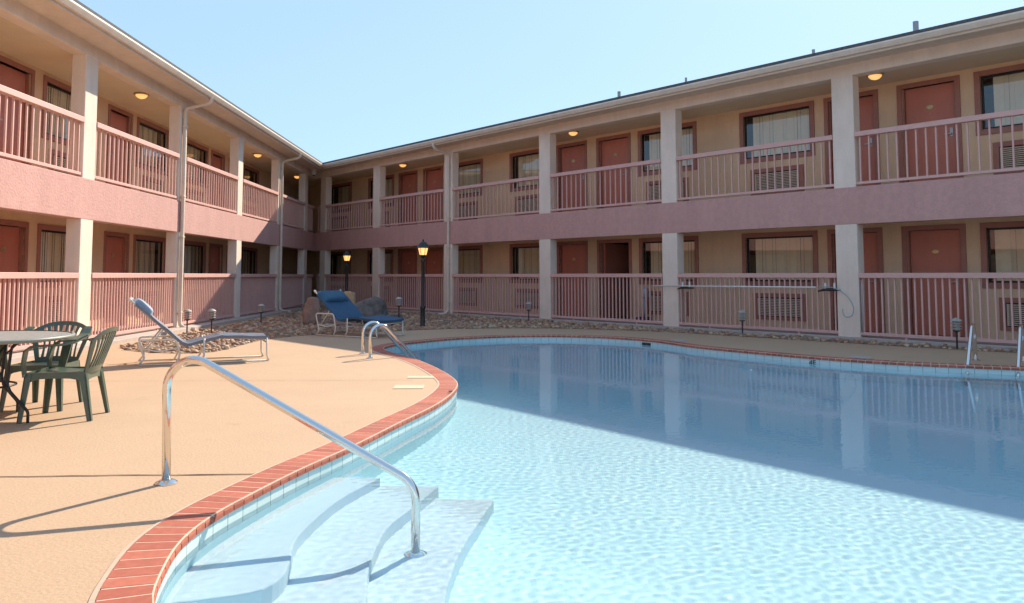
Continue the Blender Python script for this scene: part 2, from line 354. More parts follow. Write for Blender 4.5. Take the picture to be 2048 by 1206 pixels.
# swimming pool
pool = empty('swimming_pool', (3, 8, 0), 0, 'kidney shaped swimming pool with red brick coping, aqua tile band and curved entry steps', 'pool')
def under(parent, o):
    o.parent = parent; o.location = o.location - parent.location if parent.rotation_euler.z == 0 else o.location; return o
PL = Vector((-3, -8, 0))
nR = np.array([.76152, .64814]); dR = np.array([-.64814, .76152]); nL = np.array([-.99996, -.00935]); dL = np.array([-.00935, .99996])
def depth(x, y):
    q = nR[0] * x + nR[1] * y
    d = .86 + .5 * np.clip((q - 6.6) / 4.5, 0, 1) ** 1.2
    return d
def pool_build():
    N = len(pin); zs = [-.018, -.175]
    mb = MB(); me_uv = []
    L = np.r_[0, np.cumsum(np.linalg.norm(np.roll(pin, -1, 0) - pin, axis=1))]
    for i in range(N):
        j = (i + 1) % N; a, b = pin[i], pin[j]
        mb.add([(a[0], a[1], zs[1]), (b[0], b[1], zs[1]), (b[0], b[1], zs[0]), (a[0], a[1], zs[0])], [(3, 2, 1, 0)])
        me_uv += [(L[i], .152), (L[i + 1], .152), (L[i + 1], .007), (L[i], .007)]
    o = mb.build('tile_band', tilem, pool, PL)
    uv = o.data.uv_layers.new(name='UVMap')
    for p in o.data.polygons:
        for li, vi in zip(p.loop_indices, p.vertices): uv.data[li].uv = me_uv[vi]
    # basin: plaster wall and sloping floor
    ins = offset(pin, .004)
    mb = MB()
    for i in range(0, N):
        a, b = ins[i], ins[(i + 1) % N]
        mb.add([(a[0], a[1], -2.0), (b[0], b[1], -2.0), (b[0], b[1], -.17), (a[0], a[1], -.17)], [(3, 2, 1, 0)])
    g = np.arange(-2.5, 10.5, .25); h = np.arange(1, 17.2, .25); X, Y = np.meshgrid(g, h); Z = -depth(X, Y)
    o0 = len(mb.v); mb.v += [(float(x), float(y), float(z)) for x, y, z in zip(X.ravel(), Y.ravel(), Z.ravel())]
    for i in range(len(h) - 1):
        for j in range(len(g) - 1):
            a = o0 + i * len(g) + j; mb.f.append((a, a + 1, a + 1 + len(g), a + len(g)))
    mb.build('basin', plasterm, pool, PL)
    # steps
    def prism(front, back, z0, z1, nm):
        poly = np.vstack([catmull(front, False, .06), np.array(back, float)]); n = len(poly); m2 = MB()
        A = .5 * np.sum(poly[:, 0] * np.roll(poly[:, 1], -1) - np.roll(poly[:, 0], -1) * poly[:, 1])
        if A < 0: poly = poly[::-1]
        vs = [(p[0], p[1], z1) for p in poly] + [(p[0], p[1], z0) for p in poly]
        m2.add(vs, [tuple(range(n))] + [(i, i + n, (i + 1) % n + n, (i + 1) % n) for i in range(n)])
        return m2.build(nm, stepm, pool, PL, bevel=.012)
    prism([(-.80, 5.48), (-.97, 5.0), (-1.045, 4.53), (-1.06, 4.25), (-1.01, 3.95), (-1.0, 3.75), (-1.05, 3.62), (-1.2, 3.54)], [(-1.6, 3.4), (-1.75, 4.0), (-1.7, 5), (-1.5, 5.5)], -1.2, -.30, 'step')
    prism([(-.41, 5.49), (-.53, 5.05), (-.64, 4.66), (-.655, 4.38), (-.65, 4.05), (-.60, 3.7), (-.62, 3.4), (-.8, 3.1), (-1.2, 2.9)], [(-1.5, 2.85), (-1.85, 3.4), (-1.85, 5), (-1.6, 5.53)], -1.3, -.48, 'step')
    prism([(-.04, 5.40), (-.12, 5.0), (-.20, 4.6), (-.25, 4.2), (-.26, 3.86), (-.22, 3.4), (-.32, 2.9), (-.6, 2.6), (-1.0, 2.5)], [(-1.6, 2.4), (-2, 4), (-1.9, 5), (-1.6, 5.55)], -1.4, -.66, 'step')
    # brick coping
    pc = catmull(POOL, True, .102); pi = offset(pc, -.015); po = offset(pc, .188); n = len(pc)
    mb = MB()
    for i in range(n):
        j = (i + 1) % n
        def lerp(a, b, t): return a * (1 - t) + b * t
        e = .05
        A, B = lerp(pi[i], pi[j], e), lerp(pi[i], pi[j], 1 - e); Cc, D = lerp(po[i], po[j], e), lerp(po[i], po[j], 1 - e)
        A2, B2 = lerp(A, Cc, .06), lerp(B, D, .06); A3, B3 = lerp(A, Cc, .02), lerp(B, D, .02)
        zt = .0098 + rng.uniform(-.0006, .0006)
        vs = [(*A, -.03), (*B, -.03), (*B, zt - .018), (*A, zt - .018), (*A3, zt - .007), (*B3, zt - .007), (*A2, zt), (*B2, zt), (*Cc, zt), (*D, zt), (*Cc, -.03), (*D, -.03)]
        mb.add(vs, [(0, 1, 2, 3), (3, 2, 5, 4), (4, 5, 7, 6), (6, 7, 9, 8), (8, 9, 11, 10), (0, 3, 4, 6, 8, 10), (1, 11, 9, 7, 5, 2), (0, 10, 11, 1)])
    me = mb.build('brick_coping', brickm, pool, PL)
    a_, b_ = offset(pin, -.010), offset(pin, .184); N = len(pin); mb = MB()
    for i in range(N):
        j = (i + 1) % N
        mb.add([(*a_[i], .0088), (*a_[j], .0088), (*b_[j], .0088), (*b_[i], .0088), (*a_[i], -.028), (*a_[j], -.028), (*b_[j], -.028), (*b_[i], -.028)], [(0, 1, 2, 3), (4, 5, 1, 0), (7, 6, 5, 4), (3, 2, 6, 7)])
    mb.build('mortar_bed', mortar, pool, PL)
    a_, b_ = offset(pin, .189), offset(pin, .212); mb = MB()
    for i in range(N):
        j = (i + 1) % N
        mb.add([(*a_[i], .008), (*a_[j], .008), (*b_[j], .004), (*b_[i], .004), (*a_[i], -.05), (*a_[j], -.05), (*b_[j], -.05), (*b_[i], -.05)], [(0, 1, 2, 3), (7, 6, 5, 4), (3, 2, 6, 7), (4, 5, 1, 0)])
    mb.build('edge_joint', caulk, pool, PL)
    # skimmer slot and lids, drain dot on the tile band
    def at_edge(p):
        k = np.argmin(np.linalg.norm(pin - np.array(p), axis=1)); t = pin[(k + 1) % N] - pin[k - 1]; t /= np.linalg.norm(t); nn = offset(pin, 1)[k] - pin[k]
        return pin[k], t, nn
    for q, nm in (((2.75, 15.05), 'skimmer_mouth'),):
        p, t, nn = at_edge(q); ang = math.atan2(t[1], t[0]); M = Matrix.Translation((p[0], p[1], 0)) @ Matrix.Rotation(ang, 4, 'Z')
        MB().box(-.11, .11, -.012, .012, -.115, -.055, M=M).build(nm, blackm, pool, PL)
    for q in ((2.95, 14.75), (5.0, 11.5)):
        p, t, nn = at_edge(q); c = p + nn * .45; MB().lathe([(.001, .006), (.14, .006), (.15, 0)][::-1], (c[0], c[1], 0.003), 24).build('skimmer_lid', mat('grey_lid', (.42, .40, .38), .7), pool, PL)
    p, t, nn = at_edge((-.50, 8.25)); MB().lathe([(.022, -.004), (.022, .004)], (p[0] + .005 * nn[0], p[1], .026), 12).build('plug', blackm, pool, PL)
    for q, body, sz in (((4.63, 11.93), '4F', .11),):
        p, t, nn = at_edge(q); cu = bpy.data.curves.new('depth_text', 'FONT'); cu.body = body; cu.size = sz; cu.extrude = .002; cu.align_x = 'CENTER'
        tmp = bpy.data.objects.new('tmp', cu); COL.objects.link(tmp); dg = bpy.context.evaluated_depsgraph_get(); me = bpy.data.meshes.new_from_object(tmp.evaluated_get(dg)); bpy.data.objects.remove(tmp)
        me.materials.clear(); me.materials.append(blackm); o = bpy.data.objects.new('depth_marking', me); COL.objects.link(o); o.parent = pool
        # face the pool interior
        X = Vector((t[0], t[1], 0)); 
        if X.cross(Vector((0, 0, 1))).dot(Vector((-nn[0], -nn[1], 0))) < 0: X = -X
        M = Matrix.Identity(4); Zv = Vector((0, 0, 1)); Nv = X.cross(Zv)
        for r_ in range(3): M[r_][0] = X[r_]; M[r_][1] = Zv[r_]; M[r_][2] = Nv[r_]
        M.translation = Vector((p[0] - nn[0] * .006, p[1] - nn[1] * .006, -.12)) + PL
        o.matrix_local = M
pool_build()

# water with real ripples
def water_build():
    st = .0155
    wo = offset(pin, .03)
    gx = np.arange(-1.9, 9.8, st); gy = np.arange(1.5, 16.4, st); X, Y = np.meshgrid(gx, gy)
    Z = np.zeros_like(X); r2 = np.random.default_rng(3)
    for k in range(70):
        lam = math.exp(r2.uniform(math.log(.045), math.log(.11))); a = r2.normal(2.3, .75); kx, ky = math.cos(a) * 2 * math.pi / lam, math.sin(a) * 2 * math.pi / lam
        Z += WAVE * lam * np.sin(kx * X + ky * Y + r2.uniform(0, 6.28) + .8 * np.sin(.7 * X + r2.uniform(0, 6)) + .8 * np.sin(.6 * Y + r2.uniform(0, 6)))
    Z = Z - .095
    cxm = (X[:-1, :-1] + st / 2); cym = (Y[:-1, :-1] + st / 2); keep = inside(wo, cxm, cym)
    nx = len(gx); idx = np.argwhere(keep); base = idx[:, 0] * nx + idx[:, 1]
    quads = np.c_[base, base + 1, base + 1 + nx, base + nx]
    used, inv = np.unique(quads, return_inverse=True); inv = inv.reshape(quads.shape)
    V = np.c_[X.ravel()[used], Y.ravel()[used], Z.ravel()[used]]
    me = bpy.data.meshes.new('water'); me.vertices.add(len(V)); me.vertices.foreach_set('co', V.ravel())
    me.loops.add(inv.size); me.loops.foreach_set('vertex_index', inv.ravel().astype(np.int32))
    me.polygons.add(len(inv)); me.polygons.foreach_set('loop_start', np.arange(0, inv.size, 4, dtype=np.int32))
    me.update(calc_edges=True); me.validate(); me.polygons.foreach_set('use_smooth', [True] * len(me.polygons)); me.materials.append(waterm)
    o = bpy.data.objects.new('water', me); COL.objects.link(o); tag(o, 'clear blue pool water with fine ripples', 'water', None, 'structure')
    return o
WAVE = .0002
water = water_build()
water.cycles.is_caustics_caster = True
sd.cycles.is_caustics_light = True
for ch in [x for x in bpy.data.objects if x.parent == pool and x.name.split('.')[0] in ('basin', 'step')]: ch.cycles.is_caustics_receiver = True
#@@BUILDING
# ------------------------------------------------------------------ the two motel wings
F1, F2, CE = .07, 2.84, 5.0          # floor levels, upper ceiling
BAND = (2.15, 2.845)
class Wing:
    def __init__(s, n, d, cf, cw, corner_t, sgn, tmin, label, x0):
        s.n, s.d, s.cf, s.cw, s.ct, s.sgn, s.tmin, s.x0 = n, d, cf, cw, corner_t, sgn, tmin, x0
        p = n * cf + d * x0; s.rz = math.atan2(d[1] * sgn, d[0] * sgn)
        s.root = empty('motel_wing', (p[0], p[1], 0), s.rz, label, 'motel')
    def X(s, t): return (t - s.x0) * s.sgn
    def W(s, c, t, z=0): p = s.n * c + s.d * t; return Vector((p[0], p[1], z))
    def bx(s, mb, t0, t1, w0, w1, z0, z1, mitre=False):
        # w: distance behind the column face (negative = towards the pool)
        if mitre: e0, e1 = t1 + 2.758 * w0, t1 + 2.758 * w1
        else: e0 = e1 = t1
        a, b, c, d_ = s.X(t0), s.X(e0), s.X(t0), s.X(e1)
        if s.sgn < 0: a, b, c, d_ = b, a, d_, c
        mb.box(a, b, w0, w1, z0, z1, c, d_); return mb
LW = Wing(nL, dL, 6.9, 8.35, 31.04, 1, -8, 'two storey motel wing on the left, its railings and columns lit by the sun', 15)
RW = Wing(nR, dR, 14.6, 16.0, 28.25, -1, -16, 'two storey motel wing on the right standing in shade behind the pool', 15)

def column(W, t, pipe=False):
    for z0, z1 in ((0.0, BAND[0] + .01), (BAND[1] - .012, CE)):
        mb = MB(); W.bx(mb, t - .21, t + .21, .004, .25, z0, z1); mb.build('column', stucco, W.root, bevel=.012)
def railing(W, t0, t1, floor):
    low = floor == F1; sp = .113 if low else .166
    zt = 1.245 if low else 3.87; zb = (.11, .165) if low else (2.885, 2.935)
    mb = MB(); n = max(1, int(round((t1 - t0) / sp)))
    for i in range(n):
        t = t0 + (i + .5) * (t1 - t0) / n
        W.bx(mb, t - .013, t + .013, .037, .063, zb[1], zt - .08)
    if low:
        for t in (t0 + .8, t1 - .8): W.bx(mb, t - .02, t + .02, .035, .065, .06, zb[0])
    r = mb.build('railing', railm, W.root)
    mb = MB(); W.bx(mb, t0 - .0 + .004, t1 - .004, 0.0 - .012, .105, zt - .09, zt); mb.build('top_rail', railm, r, bevel=.006)
    mb = MB(); W.bx(mb, t0 + .004, t1 - .004, .02, .08, zb[0], zb[1]); mb.build('bottom_rail', railm, r, bevel=.004)
def wall_run(W, floor, z1, ops):
    # wall with openings, plus dark room boxes behind them
    wc = W.cw - W.cf; mb = MB(); t = W.tmin; te = W.ct
    for (a, b, za, zb) in sorted(ops):
        W.bx(mb, t, a, wc, wc + .14, floor, z1)
        if za > floor + .02: W.bx(mb, a, b, wc, wc + .14, floor, za)
        W.bx(mb, a, b, wc, wc + .14, zb, z1); t = b
    W.bx(mb, t, te, wc, wc + .14, floor, z1, mitre=True)
    return mb
def door(W, ta, tb, floor, opened=False, plaque=True):
    # ta<tb outer trim; openings inside
    wc = W.cw - W.cf; z1 = floor + 2.08; a, b = ta + .09, tb - .09
    wdt = b - a
    mb = MB()
    W.bx(mb, ta, a, wc - .022, wc + .10, floor, z1); W.bx(mb, b, tb, wc - .022, wc + .10, floor, z1); W.bx(mb, a, b, wc - .022, wc + .10, z1 - .09, z1)
    W.bx(mb, a, a + .03, wc + .03, wc + .13, floor, z1 - .09); W.bx(mb, b - .03, b, wc + .03, wc + .13, floor, z1 - .09)
    hinge_t = b - .03
    leaf = MB(); lw = wdt - .07
    if not opened:
        W.bx(leaf, a + .035, b - .035, wc + .075, wc + .115, floor + .01, z1 - .095)
    else:
        W.bx(leaf, b - .075, b - .035, wc + .12, wc + .12 + lw, floor + .01, z1 - .095)
    d_ = leaf.build('door', doorm, W.root, bevel=.004)
    mb.build('frame', framem, d_)
    # far side when looking from the pool: handle at the near-t edge of the right wing = smaller t
    if not opened:
        ht = a + .11
        hb = MB(); W.bx(hb, ht - .03, ht + .03, wc + .06, wc + .075, floor + .96, floor + 1.13)
        W.bx(hb, ht - .012, ht + .012, wc + .015, wc + .055, floor + 1.0, floor + 1.024)
        W.bx(hb, ht - .012, ht + .11, wc + .012, wc + .03, floor + 1.0, floor + 1.024)
        hb.build('handle', plateM, d_, bevel=.003)
        pm = MB(); pc = Vector((W.X((a + b) / 2), wc + .075, floor + 1.58))
        M = Matrix.Translation(pc) @ Matrix.Rotation(math.pi / 2, 4, 'X') @ Matrix.Diagonal((1.5, 1, 1, 1))
        ring = MB().lathe([(.035, 0), (.045, .004), (.045, .010), (.035, .012), (.033, .006), (.001, .006)], n=20)
        pm.add([M @ Vector(v) for v in ring.v], ring.f); pm.build('number_plaque', mat('brass_plaque', (.55, .42, .22), .35, metal=.6), d_, autos=True)
        pp = MB(); M2 = Matrix.Translation(Vector((W.X((a + b) / 2), wc + .075, floor + 1.45))) @ Matrix.Rotation(math.pi / 2, 4, 'X')
        r2 = MB().lathe([(.008, 0), (.008, .006)], n=10); pp.add([M2 @ Vector(v) for v in r2.v], r2.f); pp.build('peephole', plateM, d_)
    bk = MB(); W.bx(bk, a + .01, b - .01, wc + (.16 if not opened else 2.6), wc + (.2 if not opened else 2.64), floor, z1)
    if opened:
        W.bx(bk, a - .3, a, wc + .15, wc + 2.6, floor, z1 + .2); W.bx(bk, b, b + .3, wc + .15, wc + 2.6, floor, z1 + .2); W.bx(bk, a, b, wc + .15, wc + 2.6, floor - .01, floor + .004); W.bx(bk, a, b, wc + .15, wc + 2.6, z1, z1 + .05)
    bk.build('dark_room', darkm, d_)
    return (a, b, floor, z1 - .09)
def window(W, ta, tb, floor, gap=.12, gapside=1, second=0.):
    wc = W.cw - W.cf; z0, z1 = floor + .90, floor + 2.08; a, b, c, e = ta + .10, tb - .10, z0 + .10, z1 - .10
    mb = MB()
    W.bx(mb, ta, a, wc - .025, wc + .09, z0, z1); W.bx(mb, b, tb, wc - .025, wc + .09, z0, z1)
    W.bx(mb, a, b, wc - .025, wc + .09, e, z1); W.bx(mb, a, b, wc - .03, wc + .09, z0, c)
    w_ = mb.build('window', framem, W.root, bevel=.004)
    mb = MB(); f = .035
    W.bx(mb, a, a + f, wc + .03, wc + .075, c, e); W.bx(mb, b - f, b, wc + .03, wc + .075, c, e); W.bx(mb, a + f, b - f, wc + .03, wc + .075, e - f, e); W.bx(mb, a + f, b - f, wc + .03, wc + .075, c, c + f)
    mb.build('sash', alum, w_)
    mb = MB(); W.bx(mb, a + f, b - f, wc + .05, wc + .056, c + f, e - f); mb.build('pane', glassm, w_)
    # vertical blinds
    mb = MB(); k0, k1 = (a + .02, b - .02 - gap) if gapside > 0 else (a + .02 + gap, b - .02)
    t = k0; i = 0
    while t < k1 - .04:
        ang = .10 + .10 * math.sin(i * 1.7 + ta) + .05 * math.sin(i * .6); h = .0435
        dx, dy = h * math.cos(ang), h * math.sin(ang)
        p = [(W.X(t - dx + .04), wc + .10 - dy), (W.X(t + dx + .04), wc + .10 + dy)]
        mb.add([(p[0][0], p[0][1], c), (p[1][0], p[1][1], c), (p[1][0], p[1][1], e), (p[0][0], p[0][1], e)], [(0, 1, 2, 3)])
        t += .083; i += 1
    mb.build('blinds', blindm, w_)
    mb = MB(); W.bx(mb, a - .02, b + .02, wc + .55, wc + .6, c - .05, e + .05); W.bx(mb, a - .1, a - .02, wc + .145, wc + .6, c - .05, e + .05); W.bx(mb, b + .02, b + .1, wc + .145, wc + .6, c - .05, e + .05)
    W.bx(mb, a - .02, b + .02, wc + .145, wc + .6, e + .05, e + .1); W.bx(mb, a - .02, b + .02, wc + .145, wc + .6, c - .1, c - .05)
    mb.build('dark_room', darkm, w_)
    # wall air conditioner under it
    m0 = (ta + tb) / 2; A, B, C_, D = m0 - .64, m0 + .64, floor + .16, floor + .74
    mb = MB()
    W.bx(mb, A, A + .10, wc - .03, wc - .001, C_, D); W.bx(mb, B - .10, B, wc - .03, wc - .001, C_, D); W.bx(mb, A + .1, B - .1, wc - .03, wc - .001, C_, C_ + .07); W.bx(mb, A + .1, B - .1, wc - .03, wc - .001, D - .09, D)
    ac = mb.build('air_conditioner', framem, W.root, bevel=.003)
    mb = MB(); W.bx(mb, A + .1, B - .1, wc - .006, wc - .001, C_ + .07, D - .09); mb.build('backing', alum, ac)
    mb = MB(); g0, g1, g2, g3 = A + .12, B - .12, C_ + .085, D - .11
    W.bx(mb, g0, g0 + .03, wc - .045, wc - .007, g2, g3); W.bx(mb, g1 - .03, g1, wc - .045, wc - .007, g2, g3)
    nS = 11
    for i in range(nS):
        z = g2 + (g3 - g2) * (i + .5) / nS; W.bx(mb, g0 + .03, g1 - .03, wc - .042, wc - .012, z - .010, z + .009)
    mm = (g0 + g1) / 2; W.bx(mb, mm - .008, mm + .008, wc - .046, wc - .04, g2, g3)
    mb.build('grille', acm, ac)
    return (a, b, c, e)

def build_wing(W, cols, doors, wins, lights, spouts, open_door=None):
    wc = W.cw - W.cf
    for fl in (F1, F2):
        ops = []
        for (a, b) in doors: ops.append(door(W, a, b, fl, opened=(fl == F1 and open_door == (a, b))))
        for i, (a, b, g) in enumerate(wins): ops.append(window(W, a, b, fl, gap=g * (.8 if fl == F1 else 1.2) + (.02 if fl == F1 else 0), gapside=1))
        wall_run(W, fl, 2.6 if fl == F1 else CE, ops).build('wall', wallm, W.root)
    # floors and slab band
    mb = MB(); W.bx(mb, W.tmin, W.ct, -.02 if W is RW else -.32, wc + 9, -.3, F1, mitre=True); mb.build('walkway', slabm, W.root, bevel=.01)
    mb = MB(); W.bx(mb, W.tmin, W.ct, .215, wc + .1, 2.6, F2, mitre=True); mb.build('balcony_floor', ceilm, W.root)
    mb = MB(); W.bx(mb, W.tmin, W.ct, 0, .21, BAND[0], BAND[1], mitre=True); mb.build('balcony_band', rose, W.root, bevel=.01)
    # header, ceiling, soffit, fascia, gutter, roof
    mb = MB(); W.bx(mb, W.tmin, W.ct, .001, .25, CE - .05, 5.22, mitre=True); mb.build('header_beam', stucco, W.root, bevel=.012)
    mb = MB(); W.bx(mb, W.tmin, W.ct, .253, wc + .2, CE, CE + .1, mitre=True); mb.build('balcony_ceiling', ceilm, W.root)
    mb = MB(); W.bx(mb, W.tmin, W.ct, -.54, -.001, 5.17, 5.215, mitre=True); mb.build('soffit', trimw, W.root)
    mb = MB(); W.bx(mb, W.tmin, W.ct, -.575, -.542, 5.12, 5.27, mitre=True); mb.build('fascia', trimw, W.root)
    # K-style gutter profile swept along the eave
    pr = [(-.577, 5.16), (-.577, 5.265), (-.68, 5.265), (-.685, 5.235), (-.665, 5.20), (-.64, 5.16)]
    mb = MB(); n = len(pr)
    vs = [(W.X(W.tmin), w_, z) for w_, z in pr] + [(W.X(W.ct + 2.758 * w_), w_, z) for w_, z in pr]
    fs = [(i, (i + 1) % n, (i + 1) % n + n, i + n) for i in range(n)] + [tuple(range(n)), tuple(range(n, 2 * n))[::-1]]
    if W.sgn < 0: fs = [f[::-1] for f in fs]
    mb.add(vs, fs); mb.build('gutter', trimw, W.root)
    # roof slab, low pitch
    sl = .10; w0, w1 = -.66, wc + 9
    def rz(w_): return 5.275 + (w_ + .66) * sl
    mb = MB(); a, b = W.X(W.tmin - .3), 0
    V = []
    for th in (0, .055):
        for w_ in (w0, w1): V += [(W.X(W.tmin - .3), w_, rz(w_) + th), (W.X(W.ct + 2.758 * w_), w_, rz(w_) + th)]
    fs = [(0, 1, 3, 2), (4, 6, 7, 5), (0, 4, 5, 1), (2, 3, 7, 6), (0, 2, 6, 4), (1, 5, 7, 3)]
    if W.sgn > 0: fs = [f[::-1] for f in fs]
    mb.add(V, fs); roof = mb.build('roof', shingle, W.root)
    # outer shell
    mb = MB(); W.bx(mb, W.tmin, W.ct, wc + 8.8, wc + 9, 0, 5.9, mitre=True); W.bx(mb, W.tmin - .15, W.tmin, wc, wc + 9, 0, 5.2); mb.build('outer_wall', wallm, W.root)
    for t in cols: column(W, t)
    cs = sorted(cols)
    for i in range(len(cs) - 1):
        for fl in (F1, F2): railing(W, cs[i] + .21, cs[i + 1] - .21, fl)
    # short piece to the corner
    for fl in (F1, F2):
        if W.ct - cs[-1] > .6: railing(W, cs[-1] + .21, W.ct - .13, fl)
    for (t, w_) in lights:
        mb = MB(); p = (W.X(t), w_, CE); mb.lathe([(.06, 0), (.15, -.004), (.155, -.03), (.12, -.035), (.10, -.035)][::-1], p, 20)
        o = mb.build('ceiling_light', mat('brass_rim', (.5, .38, .2), .4, metal=.6), W.root, autos=True)
        MB().lathe([(.02, -.115), (.075, -.095), (.115, -.055), (.118, -.034)], p, 20).build('glass_shade', lampc, o, smooth=True)
    for t in spouts:
        mb = MB(); x = W.X(t)
        pts = [(x, -.62, 5.18), (x, -.62, 5.10), (x, -.57, 5.03), (x, -.13, 4.93), (x, -.06, 4.88), (x, -.045, 4.8), (x, -.045, .22), (x, -.06, .12), (x, -.16, .05), (x, -.40, .03)]
        mb.tube(pts, .042, 8); o = mb.build('downspout', trimw, W.root, autos=True)
        mb = MB()
        for z in (4.5, 2.95, 2.05, .4): mb.box(x - .06, x + .06, -.093, -.002, z - .015, z + .015)
        mb.build('strap', trimw, o)
    return roof

Lroof = build_wing(LW, [-2.95, 1.15, 5.25, 9.56, 13.66, 17.77, 21.86, 25.95, 29.64],
    [(9.2, 10.35), (13.28, 14.43), (17.25, 18.42), (23.62, 24.8), (25.2, 26.35), (5.0, 6.15), (.9, 2.05)],
    [(10.65, 12.45, .1), (14.73, 16.55, .12), (18.66, 20.50, .3), (21.52, 23.35, .25), (26.65, 28.45, .5), (6.5, 8.3, .1), (2.4, 4.2, .1)],
    [(16.6, .45), (24.9, .45), (30.4, .55)], [17.70, 25.98])
Rroof = build_wing(RW, [-9.3, -5.2, -1.05, 3.1, 7.18, 11.26, 15.34, 19.61, 23.77, 27.6],
    [(5.62, 6.76), (7.13, 8.26), (13.54, 14.74), (15.10, 16.29), (21.78, 22.93), (23.29, 24.48), (-2.6, -1.45), (-1.1, .05)],
    [(3.57, 5.38, .12), (8.48, 10.29, .16), (11.48, 13.29, .14), (16.52, 18.33, .14), (19.64, 21.45, .3), (24.8, 26.6, .3), (27.85, 29.66, .35), (.4, 2.2, .1), (-4.6, -2.8, .1)],
    [(6.75, .45), (14.7, .45), (22.8, .45)], [19.53], open_door=(13.54, 14.74))
# vent pipes on the right roof
for t, h, r in ((14.79, .80, .045), (12.5, .76, .03), (8.99, .74, .035), (6.76, .84, .055)):
    MB().lathe([(r * 1.9, -.1), (r * 1.5, .06), (r, .08), (r, h), (r * .8, h), (r * .8, h - .05)], (RW.X(t), 2.4, 5.58), 12).build('vent_pipe', mat('grey_pipe', (.4, .39, .4), .6), Rroof)
# front text: security camera under the eave at the corner
def W2(W, c, t, z=0): return W.W(c, t, z)
cp = LW.W(6.72, 29.95, 4.98)
sc = empty('security_camera', cp, 0, 'small round white security camera under the eaves at the inner corner of the two wings', 'camera')
MB().lathe([(.06, .22), (.085, .2), (.085, .13), (.06, .12)][::-1], (0, 0, 0), 16).build('mount', white, sc, autos=True)
MB().lathe([(.01, -.03), (.07, 0), (.10, .05), (.10, .10), (.07, .13)], (0, 0, 0), 18).build('housing', white, sc, smooth=True)
MB().lathe([(.005, -.055), (.035, -.045), (.045, -.015)], (0, 0, 0), 14).build('lens', blackm, sc, smooth=True)

# ------------------------------------------------------------------ gravel bed
bed = np.array([(-6.45, 13.7), (-5.9, 12.85), (-5.09, 12.45), (-4.6, 12.5), (-4.45, 13.2), (-4.46, 14.3), (-4.3, 15.5), (-3.7, 16.35), (-2.74, 16.95), (-1.88, 17.65), (-.91, 18.15), (1.13, 18.25), (3.25, 17.3), (4.89, 15.72), (6.24, 14.25), (7.36, 13.1), (8.13, 12.4), (10.2, 10.05)])
pR = [tuple(nR * 14.6 + dR * t) for t in (-2, 28.25)]
bedp = np.vstack([catmull(bed, False, .3), [tuple(nR * 14.62 + dR * .05), tuple(nR * 14.64 + dR * 27.9), (-6.75, 30.3), (-6.62, 22)]])
sheet('gravel_bed', [bedp], .004, dirt, 'structure', 'brown soil under the river stones', 'ground')
def ico():
    p = (1 + 5 ** .5) / 2
    v = [(-1, p, 0), (1, p, 0), (-1, -p, 0), (1, -p, 0), (0, -1, p), (0, 1, p), (0, -1, -p), (0, 1, -p), (p, 0, -1), (p, 0, 1), (-p, 0, -1), (-p, 0, 1)]
    f = [(0, 11, 5), (0, 5, 1), (0, 1, 7), (0, 7, 10), (0, 10, 11), (1, 5, 9), (5, 11, 4), (11, 10, 2), (10, 7, 6), (7, 1, 8), (3, 9, 4), (3, 4, 2), (3, 2, 6), (3, 6, 8), (3, 8, 9), (4, 9, 5), (2, 4, 11), (6, 2, 10), (8, 6, 7), (9, 8, 1)]
    return np.array(v) / np.linalg.norm(v[0]), f
iv, iff = ico()
def scatter():
    x0, y0 = bedp.min(0); x1, y1 = bedp.max(0)
    n = 60000; X = rng.uniform(x0, x1, n); Y = rng.uniform(y0, y1, n); k = inside(bedp, X, Y); X, Y = X[k], Y[k]
    keepn = min(len(X), 17000); X, Y = X[:keepn], Y[:keepn]
    V = []; Fc = []
    for i, (x, y) in enumerate(zip(X, Y)):
        s = rng.choice([.020, .028, .04, .058], p=[.38, .35, .2, .07]) * rng.uniform(.8, 1.2)
        sc_ = s * np.array([rng.uniform(.9, 1.5), rng.uniform(.7, 1.1), rng.uniform(.5, .8)]); a = rng.uniform(0, 6.28)
        q = iv * (1 + rng.uniform(-.14, .14, (12, 1))) * sc_; ca, sa = math.cos(a), math.sin(a)
        q = np.c_[q[:, 0] * ca - q[:, 1] * sa + x, q[:, 0] * sa + q[:, 1] * ca + y, q[:, 2] + s * .3]
        o = len(V) * 12; V.append(q); Fc += [(f[0] + o, f[1] + o, f[2] + o) for f in iff]
    mb = MB(); mb.v = [tuple(map(float, p)) for p in np.vstack(V)]; mb.f = Fc
    o = mb.build('river_stones', stonem, autos=False); o.data.polygons.foreach_set('use_smooth', [True] * len(o.data.polygons))
    tag(o, 'bed of brown and tan river stones along both motel wings', 'gravel', None, 'stuff')
scatter()
# deck joints
def strip(a, b, wd=.018):
    a, b = np.array(a), np.array(b); t = (b - a) / np.linalg.norm(b - a); nn = np.array([-t[1], t[0]]) * wd / 2
    n = 40; vs = []; 
    for i in range(n + 1):
        p = a + (b - a) * i / n + nn * rng.uniform(-.5, .5); vs += [(*(p - nn * rng.uniform(.3, 1.2)), .004), (*(p + nn * rng.uniform(.3, 1.2)), .004)]
    m2 = MB(); m2.add(vs, [(2 * i, 2 * i + 2, 2 * i + 3, 2 * i + 1) for i in range(n)]); return m2
jm = mat('dark_joint', (.06, .035, .02), .95)
for a, b in (((-6.4, 4.72), (-1.45, 4.93)), ):
    tag(strip(a, b).build('deck_joint', jm), 'dark control joint crossing the tan deck beside the handrail', 'joint', None, 'structure')
jm2 = mat('faint_joint', (.40, .26, .16), .95)
for a, b in (((-6.0, 9.15), (-1.0, 9.3)), ((2.9, 20), (9, 14.0))):
    tag(strip(a, b, .012).build('deck_joint', jm2), 'faint control joint in the deck', 'joint', None, 'structure')
tm = mat('bleached_marker', (.62, .50, .34), .8, var=.1, vscale=12)
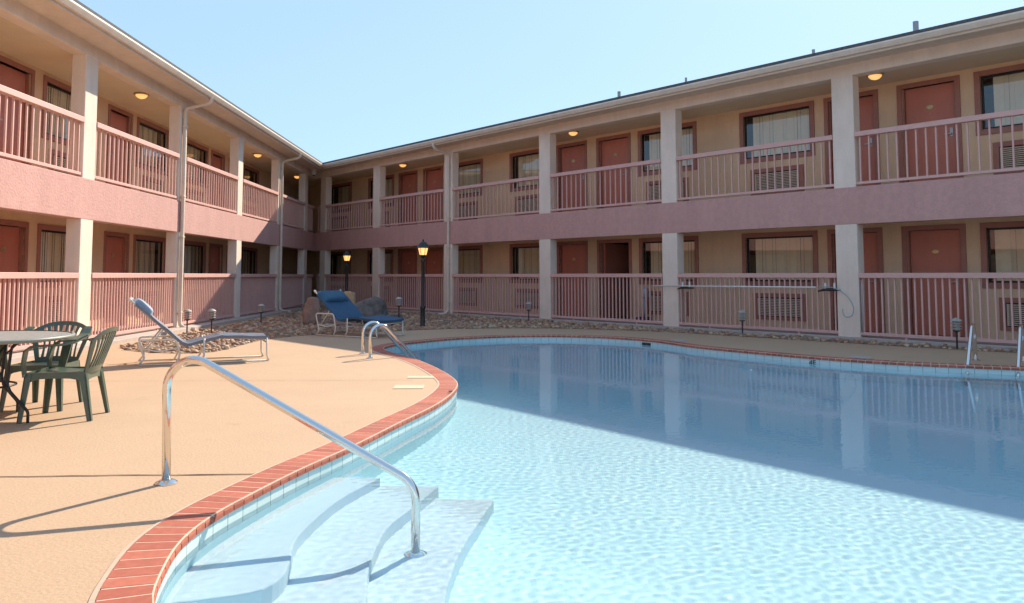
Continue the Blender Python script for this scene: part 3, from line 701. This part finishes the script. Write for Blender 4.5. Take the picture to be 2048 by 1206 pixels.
for i, (x, y, a) in enumerate(((-.93, 9.55, .03), (-.98, 8.72, .03))):
    o = MB().box(-.16, .16, -.09 - .05 * i, .09 + .05 * i, .0, .004).build('depth_marker', tm, loc=(x, y, .002)); o.rotation_euler.z = a
    tag(o, ['narrow bleached marker tile in the sunlit deck, farther of two by the coping bend', 'wider bleached marker tile in the sunlit deck, nearer of two by the coping bend'][i], 'marker', 'bleached marker tiles in the deck')

# ------------------------------------------------------------------ pool rails
def arc(c, r, a0, a1, n, ex, ez=Vector((0, 0, 1))):
    return [c + ex * (r * math.cos(a0 + (a1 - a0) * i / n)) + ez * (r * math.sin(a0 + (a1 - a0) * i / n)) for i in range(n + 1)]
def bend(pts, rad, n=8):
    out_ = [Vector(pts[0])]
    for i in range(1, len(pts) - 1):
        p, a, b = Vector(pts[i]), Vector(pts[i - 1]), Vector(pts[i + 1]); r = rad[i - 1]
        u, v = (a - p).normalized(), (b - p).normalized(); th = u.angle(v); d = r / math.tan(th / 2)
        d = min(d, .49 * (a - p).length if i > 1 else .95 * (a - p).length, .95 * (b - p).length if i == len(pts) - 2 else .49 * (b - p).length); r = d * math.tan(th / 2)
        s0, s1 = p + u * d, p + v * d; c = p + (u + v).normalized() * (r / math.sin(th / 2))
        A, B = s0 - c, s1 - c; om = A.angle(B)
        for k in range(n + 1):
            t = k / n; out_.append(c + (A * math.sin((1 - t) * om) + B * math.sin(t * om)) / math.sin(om))
    out_.append(Vector(pts[-1])); return out_
def handrail():
    base = Vector((-1.93, 4.72, 0)); end = Vector((-.46, 4.47, 0)); d = (end - base)
    root = empty('pool_handrail', base, 0, 'bent stainless steel handrail leading down the entry steps of the pool', 'handrail')
    L = d.length; ex = d.normalized()
    P = [Vector((0, 0, 0)), Vector((0, 0, .86)), ex * L + Vector((0, 0, .06)), ex * L + Vector((0, 0, -.655))]
    P[1] = Vector((0, 0, .82)) - ex * .02
    MB().tube(bend(P, [.17, .16], 12), .0245, 16).build('rail', chrome, root, smooth=True)
    MB().lathe([(.062, 0), (.062, .006), (.045, .018), (.027, .022)], (0, 0, .001), 28).build('flange', chrome, root, autos=True)
    MB().lathe([(.06, 0), (.06, .006), (.045, .018), (.027, .022)], tuple(ex * L + Vector((0, 0, -.66))), 28).build('flange', chrome, root, autos=True)
handrail()
def ladder(b0, b1, fwd, label, hgt=.50, reach=.86):
    root = empty('pool_ladder', Vector((*b0, 0)), 0, label, 'ladder', 'steel ladders of the pool')
    fw = Vector((fwd[0], fwd[1], 0)).normalized(); sep = Vector((b1[0] - b0[0], b1[1] - b0[1], 0))
    for o_ in (Vector((0, 0, 0)), sep):
        P = [o_, o_ + Vector((0, 0, hgt + .20)), o_ + fw * reach + Vector((0, 0, -.16)), o_ + fw * (reach + .02) + Vector((0, 0, -1.1))]
        MB().tube(bend(P, [.16, .3], 14), .025, 14).build('rail', chrome, root, smooth=True)
        MB().lathe([(.055, 0), (.055, .006), (.04, .016), (.024, .02)], tuple(o_ + Vector((0, 0, .001))), 24).build('flange', chrome, root, autos=True)
    for z in (-.34, -.62, -.9):
        mb = MB(); a = fw * (reach + .01) + Vector((0, 0, z)); s = sep.normalized()
        pts = [a + s * .02, a + sep - s * .02]
        M = Matrix(((s.x, fw.x, 0, a.x + sep.x / 2), (s.y, fw.y, 0, a.y + sep.y / 2), (0, 0, 1, a.z), (0, 0, 0, 1)))
        mb.box(-sep.length / 2 + .02, sep.length / 2 - .02, -.04, .045, -.015, .015, M=M); mb.build('tread', white, root, bevel=.005)
ladder((-1.88, 11.7), (-2.1, 12.37), (.82, .57), 'twin rail steel pool ladder on the sunlit deck by the left end of the pool')
ladder((6.73, 11.43), (7.24, 11.17), (-.58, -.76), 'twin rail steel pool ladder in the shade at the right side of the pool', hgt=.52, reach=.93)

# ------------------------------------------------------------------ plastic armchairs
def chair_build(loc, rz, label):
    root = empty('plastic_armchair', loc, rz, label, 'armchair', 'green plastic armchairs at the round table')
    # local: faces -Y, width along X
    def leg(x0, y0, x1, y1, zt, wa, wb, nm='leg'):
        mb = MB(); n = 8
        rows = []
        for i in range(n + 1):
            t = i / n; x = x0 + (x1 - x0) * t; y = y0 + (y1 - y0) * t; z = zt * (1 - t); wd = wa + (wb - wa) * t
            sx = 1 if x1 > 0 else -1; sy = 1 if y1 > 0 else -1
            rows.append([(x - sx * wd, y + sy * 0, z), (x - sx * .0, y, z), (x, y - sy * wd, z)])
        # L section leg, two thin plates
        for i in range(n):
            for (p, q) in ((0, 1), (1, 2)):
                a, b, c, d_ = [Vector(v) for v in (rows[i][p], rows[i][q], rows[i + 1][q], rows[i + 1][p])]
                ins = Vector((-(1 if x1 > 0 else -1) * (0 if p == 0 else .012), -(1 if y1 > 0 else -1) * (.012 if p == 0 else 0), 0))
                mb.add([a, b, c, d_, a + ins, b + ins, c + ins, d_ + ins], [(0, 1, 2, 3), (7, 6, 5, 4), (0, 4, 5, 1), (1, 5, 6, 2), (2, 6, 7, 3), (3, 7, 4, 0)])
        return mb.build(nm, greenm, root, autos=True)
    # seat
    rows = []
    for i in range(13):
        v = i / 12; y = -.23 + .45 * v; row = []
        hw = .235 - .035 * v
        for j in range(13):
            u = j / 12 * 2 - 1
            z = .405 - .022 * v - .012 * (1 - u * u) * math.sin(math.pi * min(1, v * 1.1)) - (.03 * max(0, (0.12 - v)) / .12)
            row.append((u * hw, y, z))
        rows.append(row)
    mb = MB().plate(rows, .008)
    # skirt under the seat
    ring = [(-.235, -.235), (.235, -.235), (.205, .225), (-.205, .225)]
    for i in range(4):
        a, b = ring[i], ring[(i + 1) % 4]; n = 8
        for k in range(n):
            t0, t1 = k / n, (k + 1) / n; p = [(a[0] + (b[0] - a[0]) * t, a[1] + (b[1] - a[1]) * t) for t in (t0, t1)]
            h = [.05 + .05 * (2 * t - 1) ** 4 for t in (t0, t1)]
            m_ = [(q[0] * .97, q[1] * .97) for q in p]
            z = .402 if i != 2 else .385
            mb.add([(*p[0], z), (*p[1], z), (*p[1], z - h[1]), (*p[0], z - h[0]), (*m_[0], z), (*m_[1], z), (*m_[1], z - h[1]), (*m_[0], z - h[0])], [(3, 2, 1, 0), (4, 5, 6, 7), (0, 1, 5, 4), (2, 3, 7, 6)])
    mb.build('seat', greenm, root, autos=True)
    for sx in (-1, 1):
        leg(sx * .235, -.235, sx * .265, -.27, .40, .055, .036)
        leg(sx * .205, .225, sx * .225, .29, .39, .055, .036)
    # back: fan of slats under an arched top band
    def backp(u, v):
        # u -1..1 across, v 0..1 up ; widening, curved around sitter, leaning back
        hw = .19 + .085 * v; y = .215 + .13 * v + .02 - .085 * (abs(u) ** 2.2) * (.4 + .6 * v); top = .76 - .095 * abs(u) ** 2.6
        z = .385 + (top - .385) * v
        return Vector((u * hw, y, z))
    mb = MB()
    def ribbon(f0, f1, n=12, th=.012):
        for i in range(n):
            t0, t1 = i / n, (i + 1) / n; a, b, c, d_ = f0(t0), f1(t0), f1(t1), f0(t1); o_ = Vector((0, th, 0))
            mb.add([a, b, c, d_, a + o_, b + o_, c + o_, d_ + o_], [(3, 2, 1, 0), (4, 5, 6, 7), (0, 1, 5, 4), (2, 3, 7, 6), (0, 4, 7, 3), (1, 2, 6, 5)])
    ribbon(lambda t: backp(2 * t - 1, .90), lambda t: backp(2 * t - 1, 1.0), 24, .016)
    ribbon(lambda t: backp(2 * t - 1, 0), lambda t: backp(2 * t - 1, .14), 16, .01)
    for sx in (-1, 1): ribbon(lambda t: backp(sx * .84, t * .97), lambda t: backp(sx * 1.0, t * .97), 10, .014)
    ns = 8
    for k in range(ns):
        uc = -.72 + 1.44 * k / (ns - 1)
        def edge(o_):
            def f(t):
                v = .12 + .80 * t; wd = .055 * (1 - .45 * math.sin(math.pi * t)); return backp(uc * (1 - .12 * math.sin(math.pi * t)) + o_ * wd, v)
            return f
        ribbon(edge(-1), edge(1), 8, .010)
    mb.build('backrest', greenm, root, autos=True)
    # arms: drop as a wide band from the front leg up, across and into the back
    for sx in (-1, 1):
        mb = MB()
        path = [(sx * .237, -.232, .37), (sx * .262, -.235, .48), (sx * .275, -.215, .585), (sx * .28, -.165, .622), (sx * .28, -.05, .628), (sx * .277, .07, .632), (sx * .272, .16, .65), (sx * .268, .225, .69), (sx * .262, .265, .71)]
        path = [Vector(p) for p in path]; sm = []
        for i in range(len(path) - 1):
            for k in range(4): sm.append(path[i].lerp(path[i + 1], k / 4))
        sm.append(path[-1]); n = len(sm)
        wds = [.03 + .012 * math.sin(math.pi * i / (n - 1)) for i in range(n)]
        for i in range(n - 1):
            T = (sm[min(i + 1, n - 1)] - sm[max(i - 1, 0)]).normalized(); T2 = (sm[min(i + 2, n - 1)] - sm[i]).normalized()
            S = Vector((1, 0, 0)) * (1 if i > 0 else 1)
            N0 = T.cross(S).normalized() * .007; N1 = T2.cross(S).normalized() * .007
            a, b = sm[i], sm[i + 1]; wa, wb = wds[i], wds[i + 1]
            mb.add([a - S * wa + N0, a + S * wa + N0, b + S * wb + N1, b - S * wb + N1, a - S * wa - N0, a + S * wa - N0, b + S * wb - N1, b - S * wb - N1],
                   [(0, 1, 2, 3), (7, 6, 5, 4), (0, 4, 5, 1), (1, 5, 6, 2), (3, 2, 6, 7), (0, 3, 7, 4)])
        mb.build('armrest', greenm, root, autos=True)
        mb2 = MB()
    return root
chair_build((-3.69, 6.88, 0), math.radians(-82), 'green plastic slatted armchair nearest the pool, side on at the round table')
chair_build((-4.17, 7.42, 0), math.radians(5), 'green plastic slatted armchair behind the round table, its back to the railing')

# round table
def table():
    c = Vector((-4.28, 6.62, 0)); root = empty('round_patio_table', c, math.radians(-25), 'round grey mesh patio table on thin bent black legs', 'table')
    R_ = .70; mb = MB(); mb.lathe([(R_ - .03, .672), (R_, .680), (R_ + .004, .692), (R_, .704), (R_ - .02, .706)], n=64); mb.f = mb.f[:-2]
    o = mb.build('rim', mat('grey_rim', (.22, .25, .22), .45), root, smooth=True)
    MB().lathe([(.001, .690), (R_ - .025, .690), (R_ - .025, .700), (.001, .700)], n=64).build('tabletop', mat('grey_mesh_top', (.30, .30, .27), .45, var=.1, vscale=30, bump=.4, bscale=250), root)
    for k in range(4):
        a = math.pi / 2 * k + .3; u = Vector((math.cos(a), math.sin(a), 0)); zz = Vector((0, 0, 1))
        P = [u * .40 + zz * .685, u * .30 + zz * .62, u * .27 + zz * .34, u * .30 + zz * .26, u * .47 + zz * .10, u * .47 + zz * .012]
        MB().tube(bend(P, [.08, .1, .08, .05], 6), .012, 10).build('leg', blackm, root, smooth=True)
    P = [Vector((.278 * math.cos(t), .278 * math.sin(t), .30)) for t in np.linspace(0, 2 * math.pi, 33)]
    MB().tube(P, .009, 8, cap=False).build('leg_ring', blackm, root, smooth=True)
    for k in range(4):
        a = math.pi / 2 * k + .3; a2 = a + math.pi / 2; u = Vector((math.cos(a), math.sin(a), 0)); v = Vector((math.cos(a2), math.sin(a2), 0))
        P = [u * .30 + Vector((0, 0, .60)), (u + v) * .17 + Vector((0, 0, .42)), u * .27 + Vector((0, 0, .32))]
        P = [u * .38 + Vector((0, 0, .67)), u * .12 + Vector((0, 0, .45)), u * .27 + Vector((0, 0, .31))]
        MB().tube(bend(P, [.15], 8), .008, 8).build('brace', blackm, root, smooth=True)
table()

# ------------------------------------------------------------------ sun loungers
def lounger(loc, rz, label, sling, pil, prof, arm=(.40,), wdt=.62):
    root = empty('sun_lounger', loc, rz, label, 'sun lounger', 'tube framed sun loungers beside the pool')
    # local: x along length from head end, y across 0..wdt. prof: (x,z)
    P = [Vector((x, 0, z)) for x, z in prof]
    sp = bend(P, [.12, .25, .3][:len(P) - 2], 6)
    for y in (0.03, wdt - .03):
        MB().tube([Vector((p.x, y, p.z)) for p in sp], .013, 8).build('side_rail', whitem, root, smooth=True)
        # leg frame: front loop with armrest, rear loop
        Zx = lambda x, z: Vector((x, y + (-.03 if y < .3 else .03), z))
        az = arm[0]
        f = [Zx(.04, .012), Zx(.12, .10), Zx(.02, az), Zx(.50, az), Zx(.56, .13), Zx(.50, .012)]
        MB().tube(bend(f, [.06, .04, .07, .15], 6), .013, 8).build('leg', whitem, root, smooth=True)
        f = [Zx(.86, prof[2][1] - .02), Zx(.86, .10), Zx(.80, .012)]
        MB().tube(bend(f, [.08], 5), .013, 8).build('leg', whitem, root, smooth=True)
        f = [Zx(prof[-1][0] - .03, prof[-1][1] + .0), Zx(prof[-1][0] - .03, .09), Zx(prof[-1][0] + .0, .012)]
        MB().tube(bend(f, [.08], 5), .013, 8).build('leg', whitem, root, smooth=True)
        MB().tube([Zx(.04, .013), Zx(prof[-1][0], .013)], .010, 8).build('ground_bar', whitem, root, smooth=True)
        MB().tube(bend([Zx(.10, .22), Zx(.3, .18), Zx(.53, .23)], [.3], 6), .010, 8).build('brace', whitem, root, smooth=True)
    for x, z in ((.12, .2), (.86, .2), (prof[-1][0] - .03, .26)):
        MB().tube([Vector((x, .0, z)), Vector((x, wdt, z))], .011, 8).build('cross_bar', whitem, root, smooth=True)
    # back prop
    MB().tube([Vector((.36, .04, .50)), Vector((.10, .04, .18))], .010, 8).build('back_prop', whitem, root, smooth=True)
    MB().tube([Vector((.36, wdt - .04, .50)), Vector((.10, wdt - .04, .18))], .010, 8).build('back_prop', whitem, root, smooth=True)
    # head handle
    h0 = sp[0]; hd = (sp[0] - sp[1]).normalized()
    for y in (0.03, wdt - .03): MB().tube([Vector((h0.x, y, h0.z)), Vector((h0.x, y, h0.z)) + hd * .05], [.022, .020], 10).build('end_cap', whitem, root, smooth=True)
    # sling: sagging sheet along the profile
    rows = []; n = len(sp)
    fine = []
    for i in range(n - 1):
        m_ = max(1, int((sp[i + 1] - sp[i]).length / .05))
        for k in range(m_): fine.append(sp[i].lerp(sp[i + 1], k / m_))
    fine.append(sp[-1])
    for i, p in enumerate(fine):
        a, b = fine[max(0, i - 1)], fine[min(len(fine) - 1, i + 1)]; T = (b - a).normalized(); Nn = Vector((-T.z, 0, T.x))
        if Nn.z < 0: Nn = -Nn
        row = []
        for j in range(9):
            u = j / 8; sag = .022 * (1 - (2 * u - 1) ** 2) + .003 * math.sin(i * .9 + j)
            row.append(Vector((p.x, .004 + u * (wdt - .008), p.z)) - Nn * (sag - .018))
        rows.append(row)
    MB().plate(rows[1:], .04).build('sling', sling, root, autos=True)
    # pillow strapped to the top of the back
    a, b = Vector(sp[0]), Vector(sp[0]).lerp(Vector((prof[1][0], 0, prof[1][1])), .36); T = (b - a).normalized(); Nn = Vector((-T.z, 0, T.x)); 
    if Nn.z < 0: Nn = -Nn
    rows = []
    cN = 14
    for i in range(cN + 1):
        t = i / cN; row = []
        for j in range(13):
            u = j / 12; th = .075 * (1 - (2 * t - 1) ** 4) ** .5 * (1 - (2 * u - 1) ** 8) ** .5 + .004 * math.sin(7 * u + 5 * t)
            row.append(a.lerp(b, .02 + .98 * t) + Vector((0, .05 + u * (wdt - .10), 0)) + Nn * (.014 + th))
        rows.append(row)
    MB().plate(rows, .012, up=tuple(Nn)).build('pillow', pil, root, autos=True)
    return root
lounger((-4.83, 10.68, 0), math.atan2(.40, .916), 'sun lounger in full sun with a grey blue sling and raised back', bluegrey, bluegrey2, [(-.06, .86), (.62, .25), (1.08, .36), (1.72, .33)], arm=(.34,))
lounger((-3.73, 16.22, 0), math.radians(-31), 'sun lounger in the shade with deep blue sling, standing before the boulders', blue, pillowm, [(-.02, .86), (.62, .31), (1.0, .38), (1.62, .33)], arm=(.44,), wdt=.82)

# ------------------------------------------------------------------ lamp posts
def lamp_post(loc, label):
    root = empty('lamp_post', loc, 0, label, 'lamp post', 'black lantern lamp posts lit in the gravel bed')
    MB().lathe([(.075, 0), (.075, .03), (.055, .06), (.052, .42), (.062, .44), (.062, .47), (.042, .50), (.040, 1.50), (.052, 1.52), (.052, 1.56), (.035, 1.58), (.03, 1.60)], n=16).build('post', blackm, root, autos=True)
    MB().lathe([(.03, 1.60), (.06, 1.64), (.085, 1.66), (.085, 1.675)], n=16).build('lantern_base', blackm, root, autos=True)
    MB().lathe([(.078, 1.676), (.118, 1.845)], n=6).build('lantern_glass', lampg, root)
    mb = MB()
    for k in range(6):
        a = 2 * math.pi * k / 6; mb.tube([Vector((.08 * math.cos(a), .08 * math.sin(a), 1.67)), Vector((.121 * math.cos(a), .121 * math.sin(a), 1.85))], .006, 6)
    mb.build('lantern_cage', blackm, root)
    MB().lathe([(.165, 1.835), (.165, 1.85), (.12, 1.885), (.10, 1.93), (.065, 1.97), (.03, 1.99), (.02, 2.0), (.024, 2.02), (.012, 2.035), (.003, 2.04)], n=16).build('lantern_cap', blackm, root, autos=True)
lamp_post((-1.79, 18.63, 0), 'larger black lantern lamp post at the gravel edge, left of the right wing downspout')
lamp_post((-4.95, 25.9, 0), 'black lantern lamp post deep in the corner behind the boulders and blue lounger')

# path lights
def path_light():
    root = empty('path_light')
    MB().lathe([(.013, 0), (.013, .26)], n=10).build('stake', blackm, root)
    MB().lathe([(.035, .25), (.05, .262), (.05, .27)], n=18).build('lamp_base', blackm, root, autos=True)
    MB().lathe([(.033, .27), (.033, .40)], n=14).build('lens', mat('frosted_lens', (.5, .5, .46), .4), root)
    for z in (.29, .33, .37): MB().lathe([(.076, z), (.078, z + .004), (.045, z + .02), (.034, z + .02)], n=22).build('louvre', mat('weathered_cap', (.42, .40, .36), .6, var=.2, vscale=30), root, autos=True)
    MB().lathe([(.078, .405), (.078, .412), (.055, .435), (.02, .452), (.002, .455)], n=22).build('cap', mat('weathered_cap', (.42, .40, .36), .6), root, autos=True)
    return root
pl0 = path_light()
for i, (x, y, zz, lab) in enumerate(((-6.45, 16.6, .0, 'louvred path light in the sunny gravel just before the column with the lit downspout'), (-6.0, 16.75, 0, 'louvred path light in sunny gravel where the diagonal shadow crosses the railing'), (-5.85, 19.7, 0, 'louvred path light in shaded gravel before the second downspout column'),
        (.75, 21.0, 0, 'louvred path light in front of the shaded railing right of the tall lamp post'), (4.87, 16.18, 0, 'louvred path light under the long white rescue pole'), (7.48, 13.2, 0, 'louvred path light in front of the railing beside the right pool ladder'), (-2.42, 19.25, .18, 'louvred path light raised on the small rock at the right end of the boulders'))):
    o = pl0 if i == 0 else copy_tree(pl0)
    o.location = (x, y, zz); tag(o, lab, 'path light', 'louvred path lights in the gravel')
    o.scale = (1.12,) * 3

# boulders
def boulder(loc, size, m, label, seed, rz=0, sharp=.25, ridge=0):
    import bmesh
    bm = bmesh.new(); bmesh.ops.create_icosphere(bm, subdivisions=4, radius=1)
    from mathutils import noise
    for v in bm.verts:
        p = v.co.copy(); q = p * 1.3 + Vector((seed * 3.1, seed * 1.7, 0))
        d = 1 + sharp * (noise.noise(q)) + sharp * .6 * abs(noise.noise(q * 2.2)) + .10 * noise.noise(q * 5) + .04 * noise.noise(q * 12)
        c = p * d
        for k, nn in enumerate([Vector((1, .3, .2)), Vector((-.8, .5, .3)), Vector((.2, -1, .35)), Vector((0, .1, 1)), Vector((-.4, -.7, .6))]):
            nn = nn.normalized(); lim = .72 + .16 * ((seed * 7 + k * 3) % 5) / 5; e = c.dot(nn) - lim
            if e > 0: c -= nn * e * .85
        if ridge: c.z *= 1 - ridge * abs(c.x - .25)
        v.co = Vector((c.x * size[0] / 2, c.y * size[1] / 2, c.z * size[2] * .62 + size[2] * .36))
    me = bpy.data.meshes.new('boulder'); bm.to_mesh(me); bm.free(); me.polygons.foreach_set('use_smooth', [True] * len(me.polygons)); me.materials.append(m)
    o = bpy.data.objects.new('boulder', me); COL.objects.link(o); o.location = loc; o.rotation_euler.z = rz; tag(o, label, 'boulder', 'landscape boulders in the corner gravel bed')
boulder((-3.22, 19.9, -.03), (1.05, .8, .84), rockg, 'largest boulder, grey and humped, right of the blue lounger back', 3, sharp=.5, ridge=.42)
boulder((-4.6, 19.8, -.03), (.46, .5, .76), rockr, 'reddish brown boulder at the left behind the blue lounger back', 5)
boulder((-3.84, 20.4, -.03), (.46, .45, .98), rockt, 'tan upright boulder just behind the headrest of the blue lounger', 8, sharp=.12)
boulder((-2.55, 19.5, -.03), (.5, .45, .34), rockg, 'small grey rock at the right end carrying a path light', 11)
boulder((-3.7, 19.2, -.05), (.6, .5, .36), rockr, 'low brown rock in front of the tan upright boulder', 14)
boulder((-4.9, 20.9, -.05), (.4, .4, .3), rockg, 'small dark rock by the corner column behind the lounger', 17)

# ------------------------------------------------------------------ rescue hook on the right railing
def rescue():
    W = RW; root = empty('rescue_hook', W.W(14.52, 9.6, 0), W.rz, 'long white rescue pole with a looped hook resting on the lower railing', 'rescue pole')
    X = lambda t: -(t - 9.6)
    MB().tube([Vector((X(11.68), 0, .965)), Vector((X(7.75), 0, .975))], .016, 10).build('pole', white, root, smooth=True)
    P = [(7.72, .975), (7.45, .98), (7.25, .90), (7.09, .75), (7.03, .60), (7.06, .47), (7.15, .43), (7.22, .47), (7.235, .58)]
    pts = catmull([(X(t), z) for t, z in P], False, .03)
    MB().tube([Vector((p[0], -.02, p[1])) for p in pts], .009, 8).build('hook', ropem, root, smooth=True)
    for t in (10.78, 7.5):
        mb = MB().tube([Vector((X(t + .22), 0, .90)), Vector((X(t + .08), 0, .935)), Vector((X(t - .08), 0, .935)), Vector((X(t - .22), 0, .925))], [.012, .028, .028, .012], 8)
        b = mb.build('bracket', blackm, root, smooth=True)
        for dt in (.07, -.11): MB().tube([Vector((X(t + dt), 0, .93)), Vector((X(t + dt), 0, 1.06))], .02, 10).build('peg', white, b)
rescue()
# upright vacuum cleaner by the open door
def vac():
    root = empty('vacuum_cleaner', RW.W(15.75, 12.98, F1), RW.rz, 'dark upright cleaner with pale and blue body beside the open ground floor door', 'vacuum cleaner')
    MB().box(-.16, .16, -.12, .14, .0, .10).build('base', mat('dark_blue_plastic', (.03, .03, .09), .4), root, bevel=.03)
    MB().tube([Vector((0, .02, .08)), Vector((0, .05, .3)), Vector((0, .07, .62))], [.07, .085, .06], 14).build('body', mat('pale_grey_plastic', (.35, .36, .42), .5), root, smooth=True)
    MB().tube([Vector((0, .07, .58)), Vector((0, .08, .82))], [.10, .08], 14).build('dust_bag', mat('white_bag', (.5, .52, .62), .6), root, smooth=True)
    MB().tube([Vector((0, .08, .8)), Vector((0, .12, 1.0)), Vector((0, .08, 1.08)), Vector((0, -.02, 1.05))], .014, 8).build('handle', blackm, root, smooth=True)
vac()
# conduit on the right column
mb = MB(); mb.tube([Vector((0, 0, .12)), Vector((0, 0, 1.12))], .012, 8)
o = mb.build('conduit', mat('grey_pipe', (.4, .39, .4), .6), RW.root, smooth=True); o.location = (RW.X(6.93), .03, 0)
